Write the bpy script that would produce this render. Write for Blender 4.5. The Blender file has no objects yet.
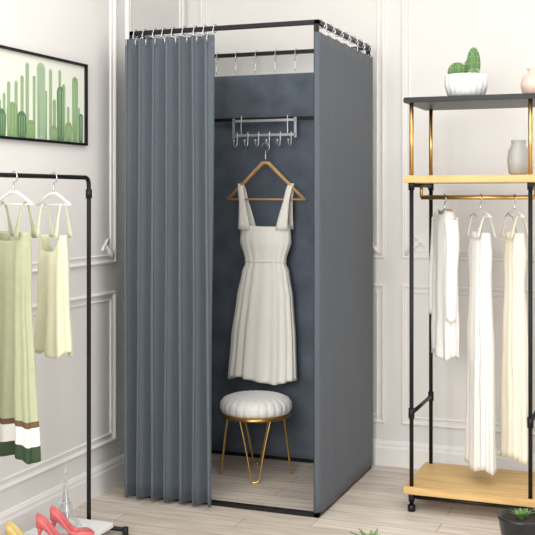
import bpy, math, random
from mathutils import Vector, Matrix, noise
random.seed(4)
scene=bpy.context.scene
scene.view_settings.view_transform='Standard'
pi=math.pi
def lin(c):
    c=c/255.0
    return c/12.92 if c<=0.04045 else ((c+0.055)/1.055)**2.4
def rgb(r,g,b): return (lin(r),lin(g),lin(b),1)
def mat(name,c,rough=0.6,metal=0.0,nscale=0,namt=0.1,bump=0.0,stretch=(1,1,1),sheen=0,coat=0):
    m=bpy.data.materials.new(name); m.use_nodes=True
    nt=m.node_tree; b=nt.nodes['Principled BSDF']
    col=rgb(*c)
    b.inputs['Base Color'].default_value=col
    b.inputs['Roughness'].default_value=rough; b.inputs['Metallic'].default_value=metal
    if sheen: b.inputs['Sheen Weight'].default_value=sheen
    if coat: b.inputs['Coat Weight'].default_value=coat
    if nscale:
        tc=nt.nodes.new('ShaderNodeTexCoord'); mp=nt.nodes.new('ShaderNodeMapping')
        mp.inputs['Scale'].default_value=stretch
        n=nt.nodes.new('ShaderNodeTexNoise'); n.inputs['Scale'].default_value=nscale; n.inputs['Detail'].default_value=6
        nt.links.new(tc.outputs['Object'],mp.inputs[0]); nt.links.new(mp.outputs[0],n.inputs['Vector'])
        r=nt.nodes.new('ShaderNodeValToRGB')
        r.color_ramp.elements[0].position=0.3; r.color_ramp.elements[1].position=0.7
        r.color_ramp.elements[0].color=tuple(x*(1-namt) for x in col[:3])+(1,)
        r.color_ramp.elements[1].color=tuple(min(1,x*(1+namt)) for x in col[:3])+(1,)
        nt.links.new(n.outputs['Fac'],r.inputs[0]); nt.links.new(r.outputs[0],b.inputs['Base Color'])
        if bump:
            bp=nt.nodes.new('ShaderNodeBump'); bp.inputs['Strength'].default_value=bump; bp.inputs['Distance'].default_value=0.005
            nt.links.new(n.outputs['Fac'],bp.inputs['Height']); nt.links.new(bp.outputs[0],b.inputs['Normal'])
    return m

class MB:
    def __init__(s): s.v=[];s.f=[];s.mi=[];s.sm=[];s.mats=[]
    def m(s,mt):
        if mt not in s.mats: s.mats.append(mt)
        return s.mats.index(mt)
    def add(s,vs,fs,mt,smooth=True,M=None):
        o=len(s.v)
        for p in vs:
            p=Vector(p)
            if M: p=M@p
            s.v.append(tuple(p))
        k=None if isinstance(mt,list) else s.m(mt)
        for i,f in enumerate(fs):
            s.f.append([a+o for a in f]); s.mi.append(k if k is not None else s.m(mt[i])); s.sm.append(smooth)
    def box(s,lo,hi,mt,M=None,b=0.0):
        x0,y0,z0=lo;x1,y1,z1=hi
        if b<=0:
            vs=[(x0,y0,z0),(x1,y0,z0),(x1,y1,z0),(x0,y1,z0),(x0,y0,z1),(x1,y0,z1),(x1,y1,z1),(x0,y1,z1)]
            fs=[(0,3,2,1),(4,5,6,7),(0,1,5,4),(1,2,6,5),(2,3,7,6),(3,0,4,7)]
            s.add(vs,fs,mt,False,M)
        else:
            import bmesh
            bm=bmesh.new(); bmesh.ops.create_cube(bm,size=1)
            for v in bm.verts: v.co=Vector(((x0+x1)/2+v.co.x*(x1-x0),(y0+y1)/2+v.co.y*(y1-y0),(z0+z1)/2+v.co.z*(z1-z0)))
            bmesh.ops.bevel(bm,geom=list(bm.edges),offset=b,segments=2,affect='EDGES')
            bm.verts.index_update()
            s.add([v.co.copy() for v in bm.verts],[[v.index for v in f.verts] for f in bm.faces],mt,False,M); bm.free()
    def loft(s,rings,mt,cap=True,closed=True,smooth=True,M=None):
        n=len(rings[0]);vs=[p for r in rings for p in r];fs=[];ml=[]
        for i in range(len(rings)-1):
            for j in range(n if closed else n-1):
                k=(j+1)%n
                fs.append((i*n+j,i*n+k,(i+1)*n+k,(i+1)*n+j))
                if isinstance(mt,list): ml.append(mt[i])
        if cap and closed:
            fs.append(list(range(n))[::-1]); fs.append([(len(rings)-1)*n+j for j in range(n)])
            if isinstance(mt,list): ml+= [mt[0],mt[-1]]
        s.add(vs,fs,ml if isinstance(mt,list) else mt,smooth,M)
    def tube(s,pts,r,mt,seg=8,cyclic=False,M=None):
        pts=[Vector(p) for p in pts]; N=len(pts); rs=r if isinstance(r,(list,tuple)) else [r]*N
        def tan(i):
            if cyclic: a=pts[(i+1)%N]-pts[i-1]
            else: a=pts[min(i+1,N-1)]-pts[max(i-1,0)]
            return a.normalized() if a.length>0 else Vector((0,0,1))
        t=tan(0); u=t.orthogonal().normalized(); rings=[]
        for i in range(N):
            t2=tan(i); q=t.rotation_difference(t2); u=q@u; u=(u-t2*u.dot(t2)).normalized(); t=t2; w=t.cross(u)
            rings.append([pts[i]+(u*math.cos(a)+w*math.sin(a))*rs[i] for a in [2*pi*k/seg for k in range(seg)]])
        if cyclic: rings.append(rings[0])
        s.loft(rings,mt,cap=not cyclic,M=M)
    def lathe(s,prof,c,mt,seg=32,fn=None,M=None,cap=True):
        rings=[]
        for (r,z) in prof:
            ring=[]
            for k in range(seg):
                a=2*pi*k/seg; rr,zz=(r,z) if fn is None else fn(r,z,a)
                ring.append((c[0]+rr*math.cos(a),c[1]+rr*math.sin(a),c[2]+zz))
            rings.append(ring)
        s.loft(rings,mt,M=M,cap=cap)
    def obj(s,name,parent=None,solid=0,subd=0):
        me=bpy.data.meshes.new(name); me.from_pydata(s.v,[],s.f)
        for m in s.mats: me.materials.append(m)
        for i,p in enumerate(me.polygons): p.material_index=s.mi[i]; p.use_smooth=s.sm[i]
        me.update()
        o=bpy.data.objects.new(name,me); scene.collection.objects.link(o)
        if parent:
            o.parent=parent; o.matrix_parent_inverse=Matrix.Translation(-parent.location)
        if solid:
            md=o.modifiers.new('s','SOLIDIFY'); md.thickness=solid; md.offset=0
        if subd:
            md=o.modifiers.new('d','SUBSURF'); md.levels=subd; md.render_levels=subd
        return o
def empty(name,loc):
    e=bpy.data.objects.new(name,None); e.location=loc; e.empty_display_size=0.1; scene.collection.objects.link(e); return e
def catmull(P,n=6):
    P=[Vector(p) for p in P]; out=[]
    for i in range(len(P)-1):
        a=P[max(i-1,0)];b=P[i];c=P[i+1];d=P[min(i+2,len(P)-1)]
        for k in range(n):
            t=k/n
            out.append(0.5*((2*b)+(c-a)*t+(2*a-5*b+4*c-d)*t*t+(3*b-a-3*c+d)*t**3))
    out.append(P[-1]); return out
def lerp_prof(prof,n):
    out=[]
    z0=prof[0][0]; z1=prof[-1][0]
    for i in range(n+1):
        z=z0+(z1-z0)*i/n
        for j in range(len(prof)-1):
            if prof[j][0]>=z>=prof[j+1][0]-1e-9:
                a,b=prof[j],prof[j+1]; t=(a[0]-z)/(a[0]-b[0]); t2=t*t*(3-2*t)*0.5+t*0.5
                out.append((z,)+tuple(a[k]+(b[k]-a[k])*t2 for k in range(1,len(a)))); break
    return out

# ---------- materials
M_wall=mat('wall_paint',(233,231,228),0.75,nscale=3,namt=0.015)
M_trim=mat('trim_paint',(241,239,236),0.5)
M_black=mat('black_metal',(30,30,32),0.4,0.5)
M_chrome=mat('chrome',(215,217,220),0.2,1.0)
M_satin=mat('satin_silver',(225,227,230),0.32,0.75)
M_white=mat('white_enamel',(235,236,236),0.3)
M_gold=mat('gold_metal',(222,180,110),0.28,1.0)
M_cur=mat('curtain_fabric',(86,94,103),0.75,nscale=120,namt=0.05,bump=0.15,sheen=0.08)
M_side=mat('panel_fabric',(80,87,96),0.7,nscale=120,namt=0.04,bump=0.12,sheen=0.08)
M_suede=mat('suede_fabric',(88,97,109),0.9,nscale=9,namt=0.24,bump=0.15,sheen=0.22)
M_dress=mat('cream_cotton',(250,247,238),0.85,nscale=60,namt=0.02,bump=0.1)
M_cream=mat('ivory_cotton',(240,233,215),0.85,nscale=60,namt=0.02,bump=0.1)
M_wood=mat('hanger_wood',(212,164,110),0.45,nscale=12,namt=0.12,stretch=(1,1,8))
M_shelf=mat('shelf_wood',(212,176,116),0.5,nscale=6,namt=0.16,stretch=(1,9,9))
M_sage=mat('sage_cotton',(180,184,152),0.85,nscale=40,namt=0.04)
M_lime=mat('pale_green_silk',(226,226,196),0.6,nscale=40,namt=0.03)
M_brown=mat('brown_band',(110,84,60),0.8)
M_dgreen=mat('dark_green_band',(52,74,48),0.8)
M_wcloth=mat('white_cotton',(240,238,233),0.85,nscale=30,namt=0.02)
M_plush=mat('white_plush',(250,249,246),0.95,nscale=160,namt=0.04,bump=0.5,sheen=0.4)
M_cact=mat('cactus_green',(96,134,80),0.6,nscale=60,namt=0.15)
M_leaf=mat('leaf_green',(108,142,82),0.5,nscale=20,namt=0.2)
M_soil=mat('soil',(60,46,36),0.95,nscale=90,namt=0.3,bump=0.5)
M_pink=mat('pink_leather',(216,104,106),0.35,coat=0.3)
M_yel=mat('yellow_leather',(222,194,116),0.35,coat=0.3)
M_blush=mat('blush_ceramic',(226,200,186),0.35)
M_pot=mat('black_ceramic',(34,34,38),0.3)
M_spine=mat('cactus_spine',(235,232,205),0.6)

# floor material
M_floor=bpy.data.materials.new('floor_planks'); M_floor.use_nodes=True
nt=M_floor.node_tree; b=nt.nodes['Principled BSDF']; L=nt.links.new
tc=nt.nodes.new('ShaderNodeTexCoord'); mp=nt.nodes.new('ShaderNodeMapping')
mp.inputs['Rotation'].default_value=(0,0,0)
br=nt.nodes.new('ShaderNodeTexBrick'); br.inputs['Scale'].default_value=1
br.inputs['Brick Width'].default_value=0.75; br.inputs['Row Height'].default_value=0.11
br.inputs['Mortar Size'].default_value=0.0016; br.offset=0.37
br.inputs['Color1'].default_value=rgb(230,220,208); br.inputs['Color2'].default_value=rgb(208,197,184); br.inputs['Mortar'].default_value=rgb(150,138,126)
mp2=nt.nodes.new('ShaderNodeMapping'); mp2.inputs['Scale'].default_value=(2.0,22,1)
ns=nt.nodes.new('ShaderNodeTexNoise'); ns.inputs['Scale'].default_value=2.2; ns.inputs['Detail'].default_value=8
rp=nt.nodes.new('ShaderNodeValToRGB'); rp.color_ramp.elements[0].position=0.3; rp.color_ramp.elements[0].color=(0.66,0.63,0.60,1); rp.color_ramp.elements[1].position=0.62; rp.color_ramp.elements[1].color=(1,1,1,1)
mx=nt.nodes.new('ShaderNodeMix'); mx.data_type='RGBA'; mx.blend_type='MULTIPLY'; mx.inputs[0].default_value=0.8
L(tc.outputs['Object'],mp.inputs[0]); L(mp.outputs[0],br.inputs['Vector']); L(tc.outputs['Object'],mp2.inputs[0]); L(mp2.outputs[0],ns.inputs['Vector'])
L(ns.outputs['Fac'],rp.inputs[0]); L(br.outputs['Color'],mx.inputs[6]); L(rp.outputs[0],mx.inputs[7]); L(mx.outputs[2],b.inputs['Base Color'])
b.inputs['Roughness'].default_value=0.38

# ---------- room
LX=-1.0; BY=0.88; RH=2.8
def simple(name,lo,hi,m):
    k=MB(); k.box(lo,hi,m); return k.obj(name)
simple('floor',(LX-0.1,-5.5,-0.05),(3.2,BY+0.1,0),M_floor)
simple('wall_left',(LX-0.1,-5.5,0),(LX,BY,RH),M_wall)
simple('wall_back',(LX-0.1,BY,0),(3.2,BY+0.1,RH),M_wall)
simple('ceiling',(LX-0.1,-5.5,RH),(3.2,BY+0.1,RH+0.05),M_wall)
def base(name,p0,p1,inward):
    prof=[(0,0),(0.016,0),(0.016,0.085),(0.012,0.095),(0.012,0.105),(0.006,0.118),(0,0.12)]
    p0=Vector(p0);p1=Vector(p1);n=Vector(inward);k=MB()
    k.loft([[p+n*o+Vector((0,0,z)) for o,z in prof] for p in (p0,p1)],M_trim,smooth=False)
    k.obj(name)
base('baseboard_left',(LX,-5.5,0),(LX,BY,0),(1,0,0))
base('baseboard_back',(LX,BY,0),(3.2,BY,0),(0,-1,0))
tn=[0]
def panel(axis,a0,a1,z0,z1,orn=True):
    tn[0]+=1; k=MB()
    def P(a,z,o):
        return Vector((LX+o,a,z)) if axis=='L' else Vector((a,BY-o,z))
    for inset,w,h in ((0,0.018,0.014),(0.034,0.009,0.008)):
        prof=[(0,0),(w*0.15,h*0.7),(w*0.5,h),(w*0.85,h*0.7),(w,0)]
        rings=[]
        for (a,z,sa,sz) in ((a0,z0,1,1),(a1,z0,-1,1),(a1,z1,-1,-1),(a0,z1,1,-1),(a0,z0,1,1)):
            rings.append([P(a+sa*(inset+o),z+sz*(inset+o),hh) for o,hh in prof])
        k.loft(rings,M_trim,cap=False,closed=False,smooth=False)
    if orn:
        for (a,z,sa,sz) in ((a0,z0,1,1),(a1,z0,-1,1),(a1,z1,-1,-1),(a0,z1,1,-1)):
            for sw in (0,1):
                pts=[];rs=[]
                for i in range(22):
                    t=i/21; ang=t*4.2; rad=0.034*(1-t*0.75)
                    da=0.075+rad*math.cos(ang); dz=0.06+rad*math.sin(ang)
                    if sw: da,dz=dz,da
                    pts.append(P(a+sa*da,z+sz*dz,0.005)); rs.append(0.0065*(1-0.5*t))
                k.tube(pts,rs,M_trim,6)
            k.tube([P(a+sa*0.02,z+sz*0.02,0.006),P(a+sa*0.05,z+sz*0.05,0.01),P(a+sa*0.085,z+sz*0.085,0.006)],[0.004,0.014,0.003],M_trim,8)
    k.obj('trim_%d'%tn[0])
panel('L',-1.35,0.12,0.99,2.62); panel('L',-1.35,0.12,0.2,0.87,False)
panel('L',0.22,0.82,0.99,2.62,False); panel('L',0.22,0.82,0.2,0.87,False)
panel('B',-0.93,0.045,0.99,2.62); panel('B',-0.93,0.045,0.2,0.87,False)
panel('B',0.125,1.5,0.99,2.62); panel('B',0.125,1.5,0.2,0.87,False)

# ---------- booth
W=0.86;D=0.80;H=2.0
booth=empty('fitting_booth',(-W/2,D/2,0))
t=0.0095
k=MB()
for x in (-W+t,-t-0.004):
    for y in (t,D-t):
        k.box((x-t,y-t,0),(x+t,y+t,H-0.005),M_black,b=0.002)
for z in (t,H-t):
    k.box((-W,0,z-t),(0,2*t,z+t),M_black,b=0.002)
    k.box((-W,D-2*t,z-t),(0,D,z+t),M_black,b=0.002)
    k.box((-W,0,z-t),(-W+2*t,D,z+t),M_black,b=0.002)
    k.box((-2*t,0,z-t),(0,D,z+t),M_black,b=0.002)
k.box((-W,0.72,1.655),(0,0.737,1.672),M_black,b=0.002)
k.obj('frame',booth)
def sheet(name,fn,nu,nv,m,th=0.003):
    k=MB(); k.loft([[fn(i/nu,j/nv) for i in range(nu+1)] for j in range(nv+1)],m,cap=False,closed=False)
    return k.obj(name,booth,solid=th)
def wr(a,b,s=1.0):
    return noise.noise(Vector((a*2.2,b*1.1,s)))*0.006
def side(u,v):
    z=0.022+v*(1.95-0.022)
    y=-0.010+u*(D+0.004)
    x=0.006+abs(wr(y*2,z,3.1))*(0.9)*math.sin(pi*min(1,max(0,u)))
    if u<0.02: x=-0.016
    return (x,y,z-0.006*abs(math.sin(u*pi*7))*(v>0.999))
sheet('side_panel_right',side,50,40,M_side)
def sidel(u,v):
    p=side(max(u,0.021),v); return (-W-p[0],p[1]+0.02,p[2])
sheet('side_panel_left',sidel,50,40,M_side)
def backp(u,v):
    z=0.022+v*(1.885-0.022)
    x=-W+0.01+u*(W-0.02)
    return (x,D-0.03+wr(x*3,z*2,7)*1.0,z)
sheet('back_panel',backp,50,60,M_suede)
def curt(u,v):
    z=0.016+v*(1.955-0.016)
    x=-W+0.008+u*0.402
    np_=6.5
    ph=u*np_*2*pi+0.35*math.sin(z*1.3+u*5)
    s=math.sin(ph); s=math.copysign(abs(s)**0.8,s)
    amp=0.026+0.012*(1-v)
    x+=(0.006*math.cos(ph*0.5+z)+0.010*u)*(1-v)+0.011*math.sin(2*ph)
    return (x,-0.042-amp*s+0.003*noise.noise(Vector((u*20,z*2,0))),z)
sheet('curtain',curt,260,30,M_cur,0.002)
k=MB()
def ringhook(c,axis,drop,out,r=0.0019):
    c=Vector(c); o=Vector(out)
    pts=[c+o.normalized()*0.018*math.cos(x)+Vector((0,0,1))*0.018*math.sin(x) for x in [i*2*pi/14 for i in range(14)]]
    k.tube(pts,r,M_chrome,6,True)
    s=c+o.normalized()*0.018
    P=[s,s+Vector((0,0,-0.015))+o.normalized()*0.006,s+Vector((0,0,-drop*0.6)),s+Vector((0,0,-drop))+o.normalized()*0.004,s+Vector((0,0,-drop-0.006))-o.normalized()*0.006,s+Vector((0,0,-drop+0.01))-o.normalized()*0.010]
    k.tube(catmull(P,4),r,M_chrome,6)
    q=s+Vector((0,0,-drop*0.45))+o.normalized()*0.002
    k.lathe([(0.001,-0.005),(0.0045,-0.002),(0.0045,0.002),(0.001,0.005)],q,M_chrome,8)
for i in range(9):
    x=-W+0.03+0.046*i+random.uniform(-0.006,0.006)
    ringhook((x,t,H-t),(1,0,0),0.055,(0,-1,0),0.0022)
    k.tube(catmull([(x,t-0.020,H-t-0.03),(x+0.002,-0.04,H-t-0.03),(x+0.003,-0.078,H-0.05),(x+0.002,-0.078,H-0.075),(x,-0.06,H-0.08)],4),0.0018,M_chrome,6)
for i in range(7):
    y=0.06+i*0.115
    ringhook((-t,y,H-t),(0,1,0),0.045,(1,0,0)); ringhook((-W+t,y,H-t),(0,1,0),0.045,(-1,0,0))
for i in range(8):
    x=-W+0.07+i*0.104
    ringhook((x,D-t,H-t),(1,0,0),0.085,(0,-1,0))
k.obj('curtain_rings',booth)

# ---------- hook rack hanging on bar
HX=-0.510
hr=empty('hook_rail',(HX,0.71,1.53)); k=MB()
hy=0.708
for z in (1.655,1.585):
    k.box((HX-0.162,hy-0.003,z-0.006),(HX+0.162,hy+0.003,z+0.006),M_satin,b=0.001)
for x in (HX-0.160,HX+0.160):
    k.box((x-0.006,hy-0.003,1.57),(x+0.006,hy+0.003,1.668),M_satin)
for x in (HX-0.12,HX+0.12):
    k.tube(catmull([(x,hy,1.585),(x,hy-0.001,1.66),(x,0.713,1.679),(x,0.729,1.682),(x,0.744,1.676),(x,0.744,1.655)],4),0.0028,M_satin,6)
for i in range(6):
    x=HX-0.14+0.056*i
    k.tube(catmull([(x,hy-0.003,1.60),(x,hy-0.004,1.56),(x,hy-0.01,1.535),(x,hy-0.028,1.528),(x,hy-0.042,1.54),(x,hy-0.045,1.556)],4),0.0028,M_satin,6)
    k.tube([(x,hy-0.045,1.552),(x,hy-0.045,1.562)],0.005,M_satin,8)
k.obj('rail_and_hooks',hr)
HX=-0.490

def hanger(k,M,hw,za,zw,r,mb,hooktop,R=0.022):
    k.tube([(-hw,0,zw),(-hw*0.5,0,(za+zw)/2+0.004),(-0.015,0,za-0.004),(0.015,0,za-0.004),(hw*0.5,0,(za+zw)/2+0.004),(hw,0,zw)],[r*0.9,r*1.1,r*1.3,r*1.3,r*1.1,r*0.9],mb,8,M=M)
    k.tube([(-hw*0.97,0,zw+0.002),(hw*0.97,0,zw+0.002)],r*0.6,mb,8,M=M)
    c=hooktop-R
    P=[(0,0,za)]+[(0,0,c-R)]+[(R*math.sin(a),0,c+R*math.cos(a)) for a in [math.radians(d) for d in (150,110,70,30,0,-30,-60,-85)]]
    k.tube(catmull(P,3),0.0024,M_chrome,6,M=M)
def garment(k,M,prof,mts,npl=0,amp0=0,amp1=0,dip=0,n=96,rows=40,seed=0,backdip=None):
    pr=lerp_prof(prof,rows); rings=[]
    z0=pr[0][0]; z1=pr[-1][0]
    ml=[]
    for i,(z,hw,hd,xo) in enumerate(pr):
        t=(z0-z)/(z0-z1); ring=[]
        for j in range(n):
            a=2*pi*j/n
            am=amp0+(amp1-amp0)*t
            ph=npl*a+1.3*noise.noise(Vector((a,z*1.5,seed)))+seed
            o=am*(math.sin(ph)+0.5*math.sin(ph*0.53+seed*2))
            nx=noise.noise(Vector((math.cos(a)*1.5+seed,math.sin(a)*1.5,z*7)))*0.005
            c,s=math.cos(a),math.sin(a)
            x=xo+(hw+o*0.6)*math.copysign(abs(c)**0.85,c); y=(hd+o+nx)*math.copysign(abs(s)**0.8,s)
            dd=dip if s<0 else (dip if backdip is None else backdip)
            zz=z-dd*max(0,1-(c/0.75)**4)*max(0,1-t*6)
            zz+=(0.012*math.sin(a*3+seed))*(t**4)
            ring.append((x,y,zz))
        rings.append(ring)
        if i: ml.append(mts(z) if callable(mts) else mts)
    k.loft(rings,ml,cap=False,M=M)
def strap(k,M,xb,yb,zb,xt,zt,w0,w1,m):
    for s in (-1,1):
        rings=[]
        for i in range(9):
            u=i/8; x=xb+(xt-xb)*u**1.3; z=zb+(zt-zb)*u; y=s*(yb*(1-u)**0.8+0.004+ (0.004 if u<1 else -0.004)); w=w0+(w1-w0)*min(1,u*1.6)
            rings.append([(x-w/2,y,z),(x-w/4,y+s*0.0015,z),(x+w/4,y+s*0.0015,z),(x+w/2,y,z)])
        k.loft(rings,m,cap=False,closed=False,M=M)
# cream dress
dy=0.675
dr=empty('hanging_dress',(HX,dy,0.4)); M=Matrix.Translation((HX,dy,0))
k=MB(); k2=MB()
hanger(k2,M,0.2,1.452,1.272,0.0075,M_wood,1.545,0.02); k2.obj('wooden_hanger',dr)
sc=1/208/0.93
garment(k,M,[(1.155,24*sc,0.035,0),(1.07,25*sc,0.045,0),(0.99,20*sc,0.04,0),(0.965,19.5*sc,0.04,0),(0.93,22.5*sc,0.045,0),(0.8,27*sc,0.05,-.004),(0.6,31*sc,0.052,-.012),(0.41,33*sc,0.055,-.018)],M_dress,17,0.0005,0.0095,dip=0.012,seed=2,rows=60)
for s in (-1,1):
    strap(k,M,s*18.5*sc,0.034,1.13,s*25*sc,1.350,0.062,0.03,M_dress)
k.tube([(20*sc*math.cos(a),0.0425*math.copysign(abs(math.sin(a))**.8,math.sin(a)),0.978) for a in [i*2*pi/40 for i in range(40)]],0.003,M_dress,6,True,M=M)
k.obj('dress_body',dr,solid=0.0015)

# ---------- stool
sx,sy=-0.474,0.51
st=empty('round_stool',(sx,sy,0)); k=MB()
def tuft(r,z,a):
    if r>0.02: 
        f=abs(math.cos(a*13)); w=max(0,min(1,(z-0.30)/0.05))
        return r-0.005*(1-f)**2*(1-w*0.2), z-0.0015*(1-f)**2*(r/0.16)*(1 if z>0.33 else 0)
    return r,z
k.lathe([(0.02,0.288),(0.14,0.288),(0.160,0.294),(0.168,0.312),(0.166,0.335),(0.152,0.354),(0.12,0.366),(0.07,0.372),(0.01,0.373)],(sx,sy,0),M_plush,208,tuft)
k.obj('seat',st)
k=MB()
k.tube([(sx+0.157*math.cos(a),sy+0.157*math.sin(a),0.280) for a in [i*2*pi/48 for i in range(48)]],0.007,M_gold,8,True)
k.lathe([(0.001,0.276),(0.15,0.276),(0.15,0.288),(0.001,0.288)],(sx,sy,0),M_gold,40)
for q in range(4):
    a0=math.radians(20+90*q)
    def PP(r,da,z): return (sx+r*math.cos(a0+da),sy+r*math.sin(a0+da),z)
    k.tube(catmull([PP(0.147,-0.5,0.278),PP(0.150,-0.34,0.19),PP(0.157,-0.17,0.07),PP(0.161,-0.1,0.015),PP(0.163,0,0.005),PP(0.161,0.1,0.015),PP(0.157,0.17,0.07),PP(0.150,0.34,0.19),PP(0.147,0.5,0.278)],5),0.0045,M_gold,8)
k.obj('hairpin_legs',st)

# ---------- left clothing rack
RX=-0.784; ry0=-0.459; ry1=-1.75; rz=1.362
lr=empty('clothing_rack',(RX,(ry0+ry1)/2,0)); k=MB()
k.tube(catmull([(RX,ry0,0.0),(RX,ry0,0.4),(RX,ry0,rz-0.05)],3)+[Vector((RX,ry0-0.025*(1-math.cos(a)),rz-0.03+0.03*math.sin(a))) for a in (0.3,0.7,1.1,1.5)]+[Vector((RX,ry0-0.2,rz)),Vector((RX,ry1+0.2,rz))]+[Vector((RX,ry1+0.025*(1-math.cos(a)),rz-0.03+0.03*math.sin(a))) for a in (1.5,1.1,.7,.3)]+[Vector((RX,ry1,0.4)),Vector((RX,ry1,0))],0.0085,M_black,12)
for y in (ry0,ry1):
    k.tube([(RX,y,0.0),(RX,y,0.03)],0.014,M_black,12); k.tube([(RX,y,rz-0.08),(RX,y,rz-0.045)],0.0125,M_black,12)
    k.tube([(RX-0.13,y,0.02),(RX+0.16,y,0.02)],0.009,M_black,10)
    k.tube([(RX-0.13,y,0.0),(RX-0.13,y,0.03)],0.012,M_black,10); k.tube([(RX+0.16,y,0),(RX+0.16,y,0.03)],0.012,M_black,10)
k.obj('pipe_frame',lr)
k=MB(); k.box((RX-0.13,ry1,0.03),(RX+0.12,ry0-0.02,0.05),M_white,b=0.003); k.obj('base_shelf',lr)

def ghang(name,x,y,yaw,rodz,hw,za,zw,fn,mb=M_white,r=0.0045):
    e=empty(name,(x,y,zw-0.3)); M=Matrix.Translation((x,y,0))@Matrix.Rotation(math.radians(yaw),4,'Z')
    k2=MB(); hanger(k2,M,hw,za,zw,r,mb,rodz+0.0135,0.019); k2.obj('hanger',e)
    k=MB(); fn(k,M); k.obj('cloth',e,solid=0.0015); return e
def olive_dress(k,M):
    def mm(z): return M_sage if z>0.535 else (M_brown if z>0.515 else (M_wcloth if z>0.45 else M_dgreen))
    garment(k,M,[(1.17,0.08,0.03,0),(1.07,0.085,0.035,0),(0.93,0.08,0.034,0),(0.7,0.095,0.04,0),(0.41,0.116,0.05,0)],mm,11,0.001,0.011,dip=0.03,seed=5,rows=76)
    for s in (-1,1): strap(k,M,s*0.065,0.03,1.15,s*0.065,1.272,0.03,0.012,M_sage)
def lime_top(k,M):
    garment(k,M,[(1.15,0.068,0.025,0),(1.05,0.076,0.03,0),(0.9,0.078,0.032,0),(0.72,0.09,0.04,0)],M_lime,9,0.001,0.009,dip=0.06,seed=8)
    for s in (-1,1): strap(k,M,s*0.055,0.025,1.14,s*0.055,1.268,0.026,0.008,M_lime)
ghang('sage_dress',RX,-0.95,-20,rz,0.11,1.31,1.262,olive_dress)
ghang('pale_green_camisole',RX,-0.705,-20,rz,0.1,1.305,1.258,lime_top)
ghang('sage_dress',RX,-1.25,-20,rz,0.11,1.31,1.262,olive_dress)

# eiffel tower figurine
fx,fy,fz=-0.80,-0.60,0.05
k=MB(); 
def half(u): return 0.036*(1-u)**2.2+0.0025
HT=0.23
for s in ((1,1),(1,-1),(-1,1),(-1,-1)):
    k.tube([(fx+s[0]*half(i/20),fy+s[1]*half(i/20),fz+HT*i/20) for i in range(20)],[0.0035-0.0022*i/20 for i in range(20)],M_satin,6)
for i in range(2,17):
    u=i/20;u2=(i+1)/20
    c=[(1,1),(1,-1),(-1,-1),(-1,1)]
    for a in range(4):
        p,q=c[a],c[(a+1)%4]
        if i>=5:
            k.tube([(fx+p[0]*half(u),fy+p[1]*half(u),fz+HT*u),(fx+q[0]*half(u2),fy+q[1]*half(u2),fz+HT*u2)],0.0009,M_satin,4)
            k.tube([(fx+q[0]*half(u),fy+q[1]*half(u),fz+HT*u),(fx+p[0]*half(u2),fy+p[1]*half(u2),fz+HT*u2)],0.0009,M_satin,4)
for u in (0.2,0.42,0.88):
    h=half(u)+0.004; k.box((fx-h,fy-h,fz+HT*u-0.002),(fx+h,fy+h,fz+HT*u+0.003),M_satin)
k.tube([(fx,fy,fz+HT*0.9),(fx,fy,fz+HT*1.06)],[0.002,0.0006],M_satin,6)
for a in range(4):
    c=[(1,1),(1,-1),(-1,-1),(-1,1)]; p,q=c[a],c[(a+1)%4]
    pts=[]
    for i in range(9):
        u=i/8; h=0.03; pts.append((fx+h*(p[0]*(1-u)+q[0]*u),fy+h*(p[1]*(1-u)+q[1]*u),fz+0.008+0.03*math.sin(pi*u)))
    k.tube(pts,0.0015,M_satin,5)
for s in ((1,1),(1,-1),(-1,1),(-1,-1)):
    k.box((fx+s[0]*0.037-0.006,fy+s[1]*0.037-0.006,fz),(fx+s[0]*0.037+0.006,fy+s[1]*0.037+0.006,fz+0.006),M_satin)
k.obj('eiffel_tower_figurine')

def shoe(name,x,y,z,yaw,m,S=0.8):
    k=MB(); M=Matrix.Translation((x,y,z))@Matrix.Rotation(math.radians(yaw),4,'Z')@Matrix.Scale(S,4)
    rings=[]
    for i in range(25):
        t=i/24; X=0.2*t
        zs=max(0.002,0.075*(0.5+0.5*math.cos(pi*min(1,max(0,(t-0.08)/0.6)))))
        w=0.024+0.012*math.sin(pi*min(1,t*0.75))**2+0.004*math.sin(pi*t)
        w*= math.sqrt(max(0.02,1-max(0,(t-0.7)/0.3)**2)) * math.sqrt(min(1,0.3+t*8))
        rim=0.045*(1-t/0.5)**1.5+0.018 if t<0.5 else 0.018+0.012*math.sin(pi*min(1,(t-0.5)/0.5))
        bed=0.004 if t<0.58 else min(rim,0.004+(rim-0.004)*(t-0.58)/0.06) 
        rings.append([(X,-w*0.8,zs),(X,-w,zs+rim*0.5),(X,-w*0.93,zs+rim),(X,-w*0.8,zs+rim*0.98),(X,-w*0.6,zs+bed),(X,w*0.6,zs+bed),(X,w*0.8,zs+rim*0.98),(X,w*0.93,zs+rim),(X,w,zs+rim*0.5),(X,w*0.8,zs)])
    k.loft(rings,m,M=M)
    k.tube([(0.018,0,0.078),(0.014,0,0.05),(0.012,0,0.0)],[0.016,0.008,0.005],m,10,M=M)
    k.obj(name)
shoe('high_heel_shoe',-0.80,-0.70,0.05,20,M_pink)
shoe('high_heel_shoe',-0.80,-0.79,0.05,20,M_pink)
shoe('high_heel_shoe',-0.85,-0.90,0.05,20,M_yel)
shoe('high_heel_shoe',-0.85,-0.99,0.05,20,M_yel)

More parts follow.
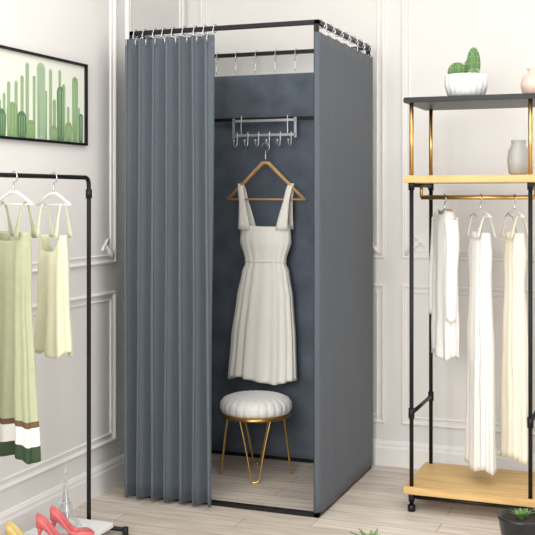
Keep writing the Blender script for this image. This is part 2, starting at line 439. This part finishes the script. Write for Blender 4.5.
# ---------- framed cactus print on left wall
pf=empty('framed_cactus_print',(LX,-0.55,1.67)); k=MB()
ya,yb,za,zb=-1.06,-0.136,1.503,1.846
fw=0.010
k.box((LX,ya,za),(LX+0.018,ya+fw,zb),M_black);k.box((LX,yb-fw,za),(LX+0.018,yb,zb),M_black)
k.box((LX,ya,za),(LX+0.018,yb,za+fw),M_black);k.box((LX,ya,zb-fw),(LX+0.018,yb,zb),M_black)
k.obj('frame',pf)
M_paper=mat('print_paper',(236,239,226),0.7)
M_c1=mat('print_green',(136,168,112),0.7); M_c2=mat('print_sage',(172,194,168),0.7); M_c3=mat('print_dark_green',(92,130,88),0.7)
k=MB(); k.box((LX,ya+fw,za+fw),(LX+0.006,yb-fw,zb-fw),M_paper)
def pill(yc,zb_,h,r,m,x=0.0068,tilt=0,line=M_c2):
    pts=[]
    for i in range(13): a=pi*i/12; pts.append((r*math.cos(a),h-r+r*math.sin(a)))
    pts+=[(-r*0.9,0),(r*0.9,0)]
    c,s=math.cos(tilt),math.sin(tilt)
    P=[(LX+x,yc+u*c-v*s,zb_+u*s+v*c) for u,v in pts]
    P0=[(LX+0.0055,p[1],p[2]) for p in P]
    k.loft([P0,P],m,smooth=False)
    for o in (-0.5,0,0.5):
        A=[(LX+x+0.0004,yc+(o*r)*c-v*s,zb_+(o*r)*s+v*c) for v in (h*0.05,h*0.5,h-r*0.6)]
        k.tube(A,0.0008,line,4)
zz0=za+fw+0.002
random.seed(11)
# pale slender stems behind, then bolder cacti, then low clusters
yy=-1.03; i=0
while yy<-0.17:
    pill(yy,zz0,random.uniform(0.13,0.29),random.uniform(0.008,0.013),(M_c2,M_c1)[i%2],0.0061+0.0001*(i%4),0,(M_c1,M_c2)[i%2]); yy+=random.uniform(0.028,0.05); i+=1
pill(-0.66,zz0,0.13,0.035,M_c1); pill(-0.73,zz0,0.10,0.03,M_c3,0.0076); pill(-0.60,zz0,0.10,0.03,M_c3,0.0076)
pill(-0.47,zz0,0.30,0.03,M_c2,line=M_c1); pill(-0.33,zz0,0.22,0.026,M_c3,line=M_c2)
pill(-0.22,zz0,0.27,0.022,M_c1,line=M_c2); pill(-0.54,zz0,0.07,0.03,M_c1,0.0078); pill(-0.38,zz0,0.06,0.028,M_c1,0.0078)
pill(-0.85,zz0,0.25,0.03,M_c1); pill(-0.95,zz0,0.18,0.03,M_c3); pill(-0.27,zz0,0.08,0.026,M_c1,0.0079); pill(-0.175,zz0,0.12,0.016,M_c3,0.0079)
k.obj('print',pf)

# ---------- right display rack
x0,x1,y0,y1=0.305,0.80,0.205,0.625
rr=empty('display_rack',((x0+x1)/2,(y0+y1)/2,0)); k=MB()
for x in (x0+0.02,x1):
    for y in (y0+0.02,y1-0.02):
        k.tube([(x,y,0),(x,y,1.36)],0.0085,M_black,12)
        k.tube([(x,y,1.36),(x,y,1.675)],0.0085,M_gold,12)
        k.tube([(x,y,0),(x,y,0.025)],0.016,M_black,12)
        for z in (0.06,0.40,1.335): k.tube([(x,y,z-0.02),(x,y,z+0.02)],0.0125,M_black,12)
    k.tube([(x,y0+0.02,0.40),(x,y1-0.02,0.40)],0.0085,M_black,10)
    k.tube([(x,y0+0.02,0.06),(x,y1-0.02,0.06)],0.0085,M_black,10)
    k.tube([(x,y0+0.02,1.335),(x,y1-0.02,1.335)],0.0085,M_black,10)
for y in (y0+0.02,y1-0.02): k.tube([(x0+0.02,y,0.06),(x1,y,0.06)],0.0085,M_black,10)
k.tube([(x0+0.02,0.41,1.285),(x1+0.04,0.41,1.285)],0.0095,M_gold,12)
k.tube([(x0+0.02,0.41,1.285),(x0+0.02,0.41,1.34)],0.007,M_gold,10); k.tube([(x1,0.41,1.285),(x1,0.41,1.34)],0.007,M_gold,10)
k.obj('pipe_frame',rr)
k=MB(); k.box((x0-0.01,y0,0.072),(x1+0.06,y1,0.102),M_shelf,b=0.003); k.obj('bottom_shelf',rr)
k=MB(); k.box((x0-0.01,y0,1.345),(x1+0.06,y1,1.375),M_shelf,b=0.003); k.obj('middle_shelf',rr)
k=MB(); k.box((x0-0.01,y0,1.672),(x1+0.06,y1,1.694),M_black,b=0.003); k.obj('top_shelf',rr)

def blouse(m,zb,hw,seed):
    def f(k,M):
        garment(k,M,[(1.235,0.05,0.022,0),(1.215,hw*0.85,0.03,0),(1.15,hw,0.035,0),(0.95,hw*0.95,0.038,0),(zb,hw*1.1,0.04,0)],m,9,0.0005,0.007,seed=seed,dip=0.02)
        for s in (-1,1):
            pts=[(s*hw*0.8,0,1.2),(s*hw*1.02,0,1.1),(s*hw*1.12,-0.01,0.95),(s*hw*1.15,-0.012,0.78)]
            rings=[]
            for i,p in enumerate(catmull(pts,5)):
                r=0.03-0.0006*i
                rings.append([(p.x+r*0.9*math.cos(a),p.y+r*1.0*math.sin(a),p.z+0.3*s*r*-math.cos(a)) for a in [q*2*pi/16 for q in range(16)]])
            k.loft(rings,m,cap=False,M=M)
    return f
def longdress(m,zb,seed):
    def f(k,M):
        garment(k,M,[(1.14,0.085,0.028,0),(1.05,0.095,0.034,0),(0.93,0.08,0.03,0),(0.7,0.10,0.036,0),(zb,0.11,0.038,0)],m,12,0.001,0.008,seed=seed,dip=0.03)
        for s in (-1,1): strap(k,M,s*0.07,0.028,1.12,s*0.075,1.215,0.04,0.02,m)
    return f
rz2=1.285
ghang('white_blouse',0.425,0.41,-62,rz2,0.12,1.235,1.20,blouse(M_wcloth,0.62,0.11,1))
ghang('white_dress',0.575,0.41,-62,rz2,0.13,1.235,1.205,longdress(M_wcloth,0.16,3))
ghang('ivory_dress',0.715,0.41,-66,rz2,0.13,1.235,1.205,longdress(M_cream,0.22,4))

# cactus pot on top shelf
px,py,pz=0.535,0.30,1.694
cp=empty('potted_cactus',(px,py,pz)); k=MB()
k.lathe([(0.055,0),(0.075,0.008),(0.088,0.045),(0.09,0.09),(0.084,0.092),(0.082,0.08),(0.001,0.078)],(px,py,pz),M_white,120,lambda r,z,a:(r*(1+0.018*math.cos(a*20)) if r>0.07 else r,z))
k.obj('ribbed_pot',cp)
k=MB(); k.lathe([(0.08,0.07),(0.08,0.08),(0.001,0.084)],(px,py,pz),M_soil,24)
k.obj('soil',cp)
k=MB()
def cact(cx,cy,cz,rx,rzz,nr=12):
    pr=[(max(0.001,rx*math.sin(pi*i/16)),rzz*(1-math.cos(pi*i/16))) for i in range(17)]
    k.lathe(pr,(cx,cy,cz),M_cact,nr*6,lambda r,z,a:(r*(1+0.09*math.cos(a*nr)),z))
    for q in range(nr):
        for i in range(2,15,2):
            a=2*pi*q/nr; r=rx*math.sin(pi*i/16)*1.09; z=rzz*(1-math.cos(pi*i/16))
            p=Vector((cx+r*math.cos(a),cy+r*math.sin(a),cz+z)); d=Vector((math.cos(a),math.sin(a),0.3))*0.007
            k.tube([p,p+d],[0.0012,0.0004],M_spine,4)
cact(px-0.035,py-0.01,pz+0.068,0.036,0.038); cact(px+0.03,py,pz+0.068,0.026,0.068,10); cact(px+0.005,py+0.035,pz+0.07,0.022,0.045,10)
cact(px+0.04,py-0.04,pz+0.07,0.02,0.02,10)
k.obj('cacti',cp)
k=MB(); k.lathe([(0.03,0),(0.045,0.015),(0.052,0.045),(0.044,0.075),(0.025,0.09),(0.02,0.1),(0.027,0.11),(0.022,0.108),(0.016,0.095),(0.001,0.09)],(0.80,0.33,pz),M_blush,32); k.obj('round_vase')
k=MB(); 
k.lathe([(0.03,0),(0.04,0.01),(0.045,0.06),(0.04,0.1),(0.028,0.12),(0.03,0.14),(0.026,0.139),(0.001,0.12)],(0.745,0.30,1.375),mat('grey_ceramic',(170,168,164),0.4),32); k.obj('ceramic_vase')

# floor plants
def plant(name,x,y,pr,ph,ln,n,seed,mpot):
    random.seed(seed); e=empty(name,(x,y,0)); k=MB()
    k.lathe([(pr*0.7,0),(pr*0.78,0.005),(pr,ph*0.9),(pr*1.03,ph),(pr*0.93,ph),(pr*0.9,ph*0.88),(0.001,ph*0.87)],(x,y,0),mpot,36); k.obj('pot',e)
    k=MB(); k.lathe([(pr*0.88,ph*0.84),(pr*0.88,ph*0.88),(0.001,ph*0.9)],(x,y,0),M_soil,24); k.obj('soil',e)
    k=MB()
    for i in range(n):
        a=i*2.4; l=ln*random.uniform(0.7,1); bend=random.uniform(0.3,0.9); rings=[]
        for q in range(9):
            t=q/8; w=0.013*math.sin(pi*(0.12+0.88*t))**0.8*(1-0.3*t)+0.0004
            r=0.012+l*bend*t*t; z=ph*0.88+l*t*(1-0.35*bend*t)
            c=Vector((x+r*math.cos(a),y+r*math.sin(a),z)); s=Vector((-math.sin(a),math.cos(a),0))
            rings.append([c-s*w,c+Vector((0,0,-0.003)),c+s*w,c+Vector((0,0,-0.001))])
        k.loft(rings,M_leaf)
    k.obj('leaves',e)
plant('potted_plant',0.80,-0.05,0.085,0.115,0.05,14,2,M_pot)
plant('potted_plant',0.338,-0.45,0.045,0.06,0.09,12,5,M_white)

# ---------- lights
def area(name,loc,target,sx,sy,e,c=(1,1,1)):
    l=bpy.data.lights.new(name,'AREA'); l.shape='RECTANGLE'; l.size=sx; l.size_y=sy; l.energy=e; l.color=c
    o=bpy.data.objects.new(name,l); o.location=loc; scene.collection.objects.link(o)
    o.rotation_euler=(Vector(target)-Vector(loc)).to_track_quat('-Z','Y').to_euler()
area('ceiling_light',(0.7,-1.4,2.75),(0.7,-1.4,0),2.5,2.2,37)
area('front_fill_light',(0.3,-4.8,1.9),(-0.4,0.6,0.9),2.0,1.8,112,(1,0.99,0.97))  # added fill from near the camera axis to brighten the booth interior
area('right_area_light',(3.1,-1.8,1.7),(0,0.3,1.0),1.8,1.8,26)  # plain area light from the right; no window is modelled
w=bpy.data.worlds.new('World'); scene.world=w; w.use_nodes=True
w.node_tree.nodes['Background'].inputs[0].default_value=(1,1,1,1); w.node_tree.nodes['Background'].inputs[1].default_value=0.52

cam=bpy.data.cameras.new('cam'); co=bpy.data.objects.new('camera',cam); scene.collection.objects.link(co)
co.location=(1.2737,-3.8898,1.295); co.rotation_euler=(pi/2,0,math.radians(21.02))
cam.sensor_width=36; cam.lens=36*1020/535; cam.shift_y=-72.5/535
scene.camera=co
